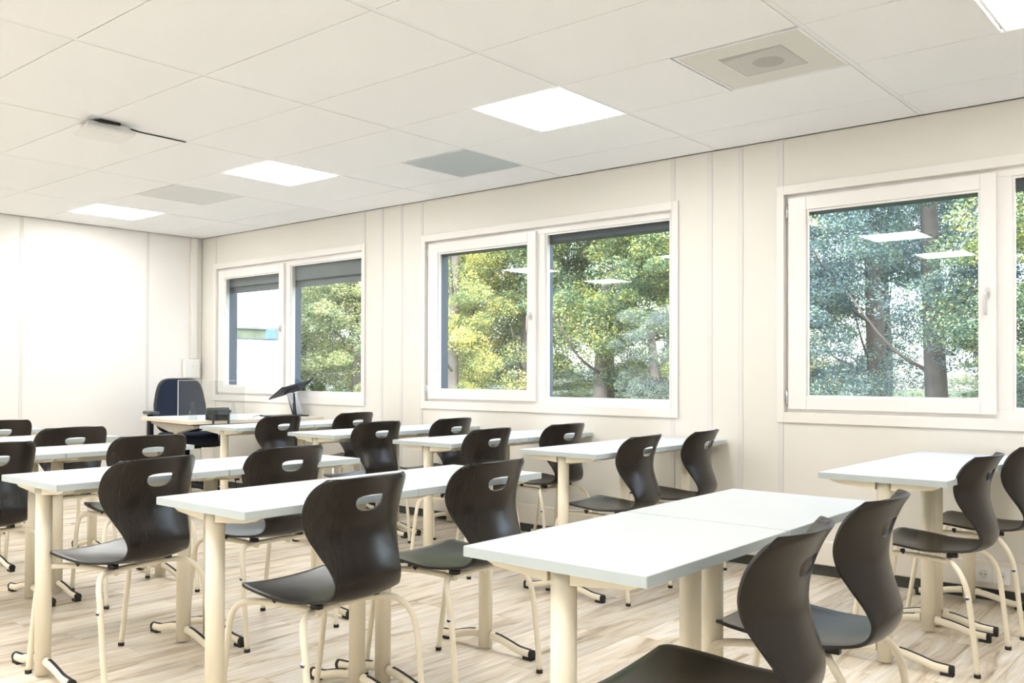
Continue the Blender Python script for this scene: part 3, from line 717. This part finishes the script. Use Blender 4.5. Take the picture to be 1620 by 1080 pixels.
b = MB(); b.add([(-.036, .05, .011), (-.031, .05, .011), (-.031, .02, .011), (-.036, .02, .011), (-.036, -.01, .215), (-.031, -.01, .215), (-.031, -.045, .222), (-.036, -.045, .222)],
      [(3, 2, 1, 0), (4, 5, 6, 7), (0, 1, 5, 4), (1, 2, 6, 5), (2, 3, 7, 6), (3, 0, 4, 7)]); b.build('arm_cover', ['black'], ls)
pt = MB(); nb = 7
pt.box(-.13, .13, -.175, -.150, 0, .012); pt.box(-.13, .13, .150, .175, 0, .012); pt.box(-.13, -.115, -.15, .15, 0, .008); pt.box(.115, .13, -.15, .15, 0, .008)
for i in range(nb): xx = -.10+i*.0333; pt.box(xx-.010, xx+.010, -.15, .15, 0.001, .007)
pt.box(-.05, .05, -.05, .05, -.012, 0); pt.box(-.12, -.10, -.15, .15, .008, .014)
po = pt.build('slotted_platform', 'black', ls)
po.location = (0.0, -.01, .243); po.rotation_euler = (R(15), R(-24), R(0))
MB().tube([(.0, -.26, .006), (.03, -.33, .02), (.06, -.40, .012), (.10, -.44, .004)], .003, 6, smooth_path=5).build('stand_cable', 'dark_grey', ls)
tag(MB().tube([dpos(-.06, .93, DZ-.045), dpos(-.05, .96, .62), dpos(-.05, 1.02, .45), dpos(-.06, 1.12, .25), dpos(-.05, 1.15, .004)], .005, 8, smooth_path=6).build('desk_cable', 'dark_grey'), 'dark cable hanging down under the teacher desk', 'cable')

# ------------------------------------------------------------ office chair
oc = thing('office_chair', 'navy and black office armchair behind the teacher desk', 'chair', (-3.98, 2.83, 0), R(-11))
# local: facing +x, back at -x
def grid_pad(fn, nu, nv, th, name, mats, parent):
    bm = bmesh.new(); V = [[bm.verts.new(fn(-1+2*i/(nu-1), -1+2*j/(nv-1))) for i in range(nu)] for j in range(nv)]
    for j in range(nv-1):
        for i in range(nu-1): bm.faces.new((V[j][i], V[j][i+1], V[j+1][i+1], V[j+1][i]))
    bmesh.ops.recalc_face_normals(bm, faces=bm.faces); me = bpy.data.meshes.new(name); bm.to_mesh(me); bm.free()
    for m in mats: me.materials.append(M[m])
    for p in me.polygons: p.use_smooth = True
    o = bpy.data.objects.new(name, me); COL.objects.link(o)
    sd = o.modifiers.new('s', 'SOLIDIFY'); sd.thickness = th; sd.offset = 0; sd.material_offset_rim = min(1, len(mats)-1)
    bv = o.modifiers.new('b', 'BEVEL'); bv.width = th*.35; bv.segments = 3; bv.limit_method = 'ANGLE'; bv.angle_limit = R(50)
    dg = bpy.context.evaluated_depsgraph_get(); m2 = bpy.data.meshes.new_from_object(o.evaluated_get(dg)); bpy.data.objects.remove(o)
    o = bpy.data.objects.new(name, m2); COL.objects.link(o); o.parent = parent; return o
def sq(u, v, n=5.0):  # square to rounded square
    r = max(abs(u), abs(v)); 
    if r == 0: return 0, 0
    d = (abs(u/r)**n + abs(v/r)**n)**(1/n); return u/d, v/d
def backf(u, v):
    a, b_ = sq(u, v); w = .245 - .045*max(0, b_) ; z = .845 + .255*b_
    return (-.24 + .05*a*a - .05*b_ + .04*b_*b_, a*w, z)
def seatf(u, v):
    a, b_ = sq(u, v, 4.0)
    return (.03+.235*b_, a*.245, .545 + .01*a*a - .02*max(0, b_)**3)
grid_pad(backf, 19, 19, .045, 'backrest', ['fabric', 'black'], oc)
grid_pad(seatf, 17, 17, .085, 'seat_cushion', ['fabric'], oc)
MB().tube([(-.02, 0, .47), (-.20, 0, .47), (-.29, 0, .54), (-.29, 0, .68), (-.262, 0, .80)], .024, 12, flat=1.6, smooth_path=5).build('back_support', 'black', oc)
MB().box(-.12, .12, -.10, .10, .445, .498).build('seat_mechanism', 'black', oc, bevel=.012)
for sg in (-1, 1):
    a = MB(); a.tube([(0, sg*.10, .475), (0, sg*.29, .475), (0, sg*.335, .52), (0, sg*.335, .77)], .018, 10, flat=1.7, smooth_path=5); ao = a.build('arm_post', 'black', oc)
    p = MB(); p.prism(rrect(-.12, .15, sg*.335-.045, sg*.335+.045, .04, 5), 'z', .772, .800); p.build('armrest', 'dark_grey', oc, bevel=.008)
MB().cyl(0, 0, .10, .446, .025, 16).build('gas_column', 'black', oc)
MB().cyl(0, 0, .07, .13, .045, 16).build('base_hub', 'black', oc)
for k in range(5):
    a = R(72*k+20); d = Vector((math.cos(a), math.sin(a), 0))
    l = MB().tube([d*.03+Vector((0, 0, .10)), d*.18+Vector((0, 0, .095)), d*.30+Vector((0, 0, .072))], [.024, .015], 10).build('base_spoke', 'black', oc)
    w = MB()
    n_ = Vector((-d.y, d.x, 0))
    for q in (-.016, .016): w.tube([d*.30+n_*(q-.009)+Vector((0, 0, .029)), d*.30+n_*(q+.009)+Vector((0, 0, .029))], .028, 16)
    w.tube([d*.30+Vector((0, 0, .029)), d*.30+Vector((0, 0, .075))], .008, 8); w.build('caster', 'black', l)

# ------------------------------------------------------------ outside
GZ = -.35
gr = struct(MB().box(-70, 60, SO+.3, 90, GZ-.3, GZ).build('ground', 'grass'), 'grass outside the windows', 'ground')

def leaves(name, n_cl, per, ext, size, seed, shape='crown'):
    rg = np.random.default_rng(seed); X, Y, Z = ext
    cs = rg.normal(size=(n_cl, 3)); cs /= np.linalg.norm(cs, axis=1)[:, None]; cs *= (rg.uniform(.15, 1, (n_cl, 1)))**(1/2.2)
    cs *= np.array([X, Y, Z]); 
    N_ = n_cl*per
    rad = rg.uniform(.28, .75, (n_cl, 1, 1))
    d = rg.normal(size=(n_cl, per, 3)); d /= np.linalg.norm(d, axis=2)[..., None]; d *= rg.uniform(.25, 1, (n_cl, per, 1))**.5
    d *= rad*np.array([1, 1, .55]); d[..., 2] -= .25*np.linalg.norm(d[..., :2], axis=2)
    P = (cs[:, None, :]+d).reshape(-1, 3)
    nrm = rg.normal(size=(N_, 3)); nrm[:, 2] = abs(nrm[:, 2])+.5; nrm /= np.linalg.norm(nrm, axis=1)[:, None]
    a = np.cross(nrm, rg.normal(size=(N_, 3))); a /= np.linalg.norm(a, axis=1)[:, None]; b = np.cross(nrm, a)
    sz = size*rg.uniform(.6, 1.3, (N_, 1))
    V = np.stack([P-a*sz, P-b*sz*.45, P+a*sz, P+b*sz*.45], 1).reshape(-1, 3)
    me = bpy.data.meshes.new(name); me.vertices.add(len(V)); me.vertices.foreach_set('co', V.ravel())
    me.loops.add(4*N_); me.loops.foreach_set('vertex_index', np.arange(4*N_)); me.polygons.add(N_)
    me.polygons.foreach_set('loop_start', np.arange(0, 4*N_, 4)); me.polygons.foreach_set('loop_total', np.full(N_, 4)); me.update(); me.validate(); return me
LM = {}
def crown(i, dense):
    if (i, dense) not in LM:
        LM[i, dense] = leaves('foliage', 100 if dense else 44, 1000, (2.3, 1.9, 2.6), .031, 11+i); LM[i, dense].materials.append(None)
    return LM[i, dense]
def tree(x, y, kind, sc_, zc, label, rz=0, dense=True, trunk_r=.16, var=0, lean=0, tall=9):
    t = thing('tree', label, 'tree', (x, y, GZ), rz, 'trees outside the windows')
    b = MB(); b.tube([(0, 0, -.1), (lean*.3, .05, tall*.22), (lean*.8, 0, tall*.47), (lean, .1, tall)], [trunk_r, trunk_r*.45], 10, smooth_path=4)
    rg = random.Random(int(x*10)+int(y*7))
    for k in range(7 if tall > 5 else 0):
        z = 1.5+k*.75; a = rg.uniform(0, 6.28); L_ = rg.uniform(1.0, 2.0)*sc_; dx, dy = math.cos(a)*L_, math.sin(a)*L_
        b.tube([(lean*z/6, 0, z), (lean*z/6+dx*.5, dy*.5, z+.35), (lean*z/6+dx, dy, z+1.1)], [trunk_r*.2, .012], 6, smooth_path=3)
    b.build('trunk', 'bark', t)
    for q, (dz, s2) in enumerate(((zc, 1.0), (zc+3.0*sc_, .95))):
        o = bpy.data.objects.new('foliage', crown((var+q) % 3 if dense else 3+(var+q) % 2, dense)); COL.objects.link(o); o.parent = t; o.material_slots[0].link = 'OBJECT'; o.material_slots[0].material = M[kind]; o.location = (lean*.5, 0, dz); o.scale = (sc_*s2,)*3
        o.rotation_euler = (0, 0, rz+q*2.1+var); o['kind'] = 'stuff'
# seen through the nearest window (bluish trees with bright gaps)
TR = [
 (-.9, 13.0, 'leaf_blue', .85, 3.4, 'bluish tree with a straight trunk in the middle of the nearest window', 1.3, False),
 (.5, 11.0, 'leaf_blue', .74, 1.9, 'bluish leafy tree at the lower right of the nearest window', 2.6, False),
 (-2.7, 12.4, 'leaf_blue', .62, 2.0, 'slender bluish tree at the left of the nearest window', .4, False),
 (1.0, 15.5, 'leaf_green', .85, 4.8, 'greener tree high in the nearest window', 4.0, False),
 (2.2, 10.0, 'leaf_green', .75, 2.6, 'leafy tree cut off by the right picture edge', 5.1, True),
 (-4.6, 13.6, 'leaf_green', .90, 3.8, 'green tree behind the right pane of the middle window', 3.1, True),
 (-3.9, 11.3, 'leaf_purple', .40, .6, 'low grey violet shrub tree at the lower right of the middle window', 1.9, False),
 (-7.4, 14.5, 'leaf_green', 1.05, 4.2, 'large green tree in the middle window beside the central bar', .7, True),
 (-9.8, 12.5, 'leaf_yellow', .72, 1.9, 'yellow green tree low in the left pane of the middle window', 2.2, False),
 (-10.4, 15.5, 'leaf_green', .95, 4.4, 'blue green tree high in the left pane of the middle window', 3.6, True),
 (-12.6, 15.2, 'leaf_yellow', .90, 3.4, 'bright yellow tree at the left edge of the middle window', 5.6, True),
 (-6.0, 18.5, 'leaf_yellow', 1.15, 2.6, 'yellow tree glowing behind the green ones of the middle window', 4.9, True),
 (-15.2, 14.4, 'leaf_pale', .95, 3.0, 'pale green tree in the right pane of the far window', .2, True),
 (-18.4, 14.8, 'leaf_pale', .95, 2.6, 'pale tree at the left of the far window pane', 1.1, True),
 (-21.5, 19.5, 'leaf_green', 1.3, 4.0, 'green tree behind the white building', 2.9, True),
 (-16.0, 19.5, 'leaf_pale', 1.3, 4.2, 'tall pale tree far behind the far window', 3.9, True),
 (-3.0, 19.5, 'leaf_blue', 1.05, 3.0, 'tall bluish tree far behind, between middle and nearest window', 5.0, False),
 (-11.2, 20.5, 'leaf_green', 1.3, 4.4, 'tall green tree far behind the middle window', .9, True),
 (1.6, 21.0, 'leaf_blue', 1.0, 2.2, 'far bluish tree low behind the nearest window', 3.3, False),
]
for j, (x, y, w, lab) in enumerate([(-8.5, 22.5, 2.2, 'low hedge far off behind the middle window'), (-18.5, 25.0, 2.2, 'low hedge far off behind the far window'), (1.0, 24.5, 1.9, 'low hedge far off behind the nearest window')]):
    t = thing('hedge', lab, 'hedge', (x, y, GZ), 0, 'hedges beyond the trees')
    MB().tube([(0, 0, -.1), (.1, 0, .8), (0, .1, 1.6)], [.08, .04], 8).build('trunk', 'bark', t)
    o = bpy.data.objects.new('foliage', crown(j, True)); COL.objects.link(o); o.parent = t; o.location = (0, 0, .9); o.scale = (w, .6, .55); o['kind'] = 'stuff'
    o.material_slots[0].link = 'OBJECT'; o.material_slots[0].material = M['leaf_green']
for i, (x, y, k, sc_, zc, lab, rz, dn) in enumerate(TR): tree(x, y, k, sc_, zc, lab, rz, dn, trunk_r=.11+.07*sc_, var=i % 3, lean=(-.4, .3, .1)[i % 3], tall=2.2 if k == 'leaf_purple' else 9)

# white ribbed building beyond the far window
bd = thing('building', 'white ribbed building seen through the left pane of the far window', 'building', (-14.0, 3.95, GZ))
BL = 7.0
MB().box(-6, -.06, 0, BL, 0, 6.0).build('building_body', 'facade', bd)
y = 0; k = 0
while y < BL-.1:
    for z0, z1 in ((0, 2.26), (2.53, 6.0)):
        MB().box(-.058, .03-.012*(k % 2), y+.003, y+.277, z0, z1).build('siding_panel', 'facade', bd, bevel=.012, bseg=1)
    y += .28; k += 1
MB().box(-.055, .02, 0, BL, 2.263, 2.285).build('window_frame', 'ext_dark', bd); MB().box(-.055, .02, 0, BL, 2.505, 2.527).build('window_frame', 'shutter', bd)
MB().box(-.05, -.03, .02, BL-.02, 2.286, 2.504).build('window_strip', 'band', bd)
MB().box(-.02, .03, BL-.34, BL-.02, 2.286, 2.504).build('blue_panel', mat('blue panel', (.08, .16, .5), .4, noise=.05), bd)
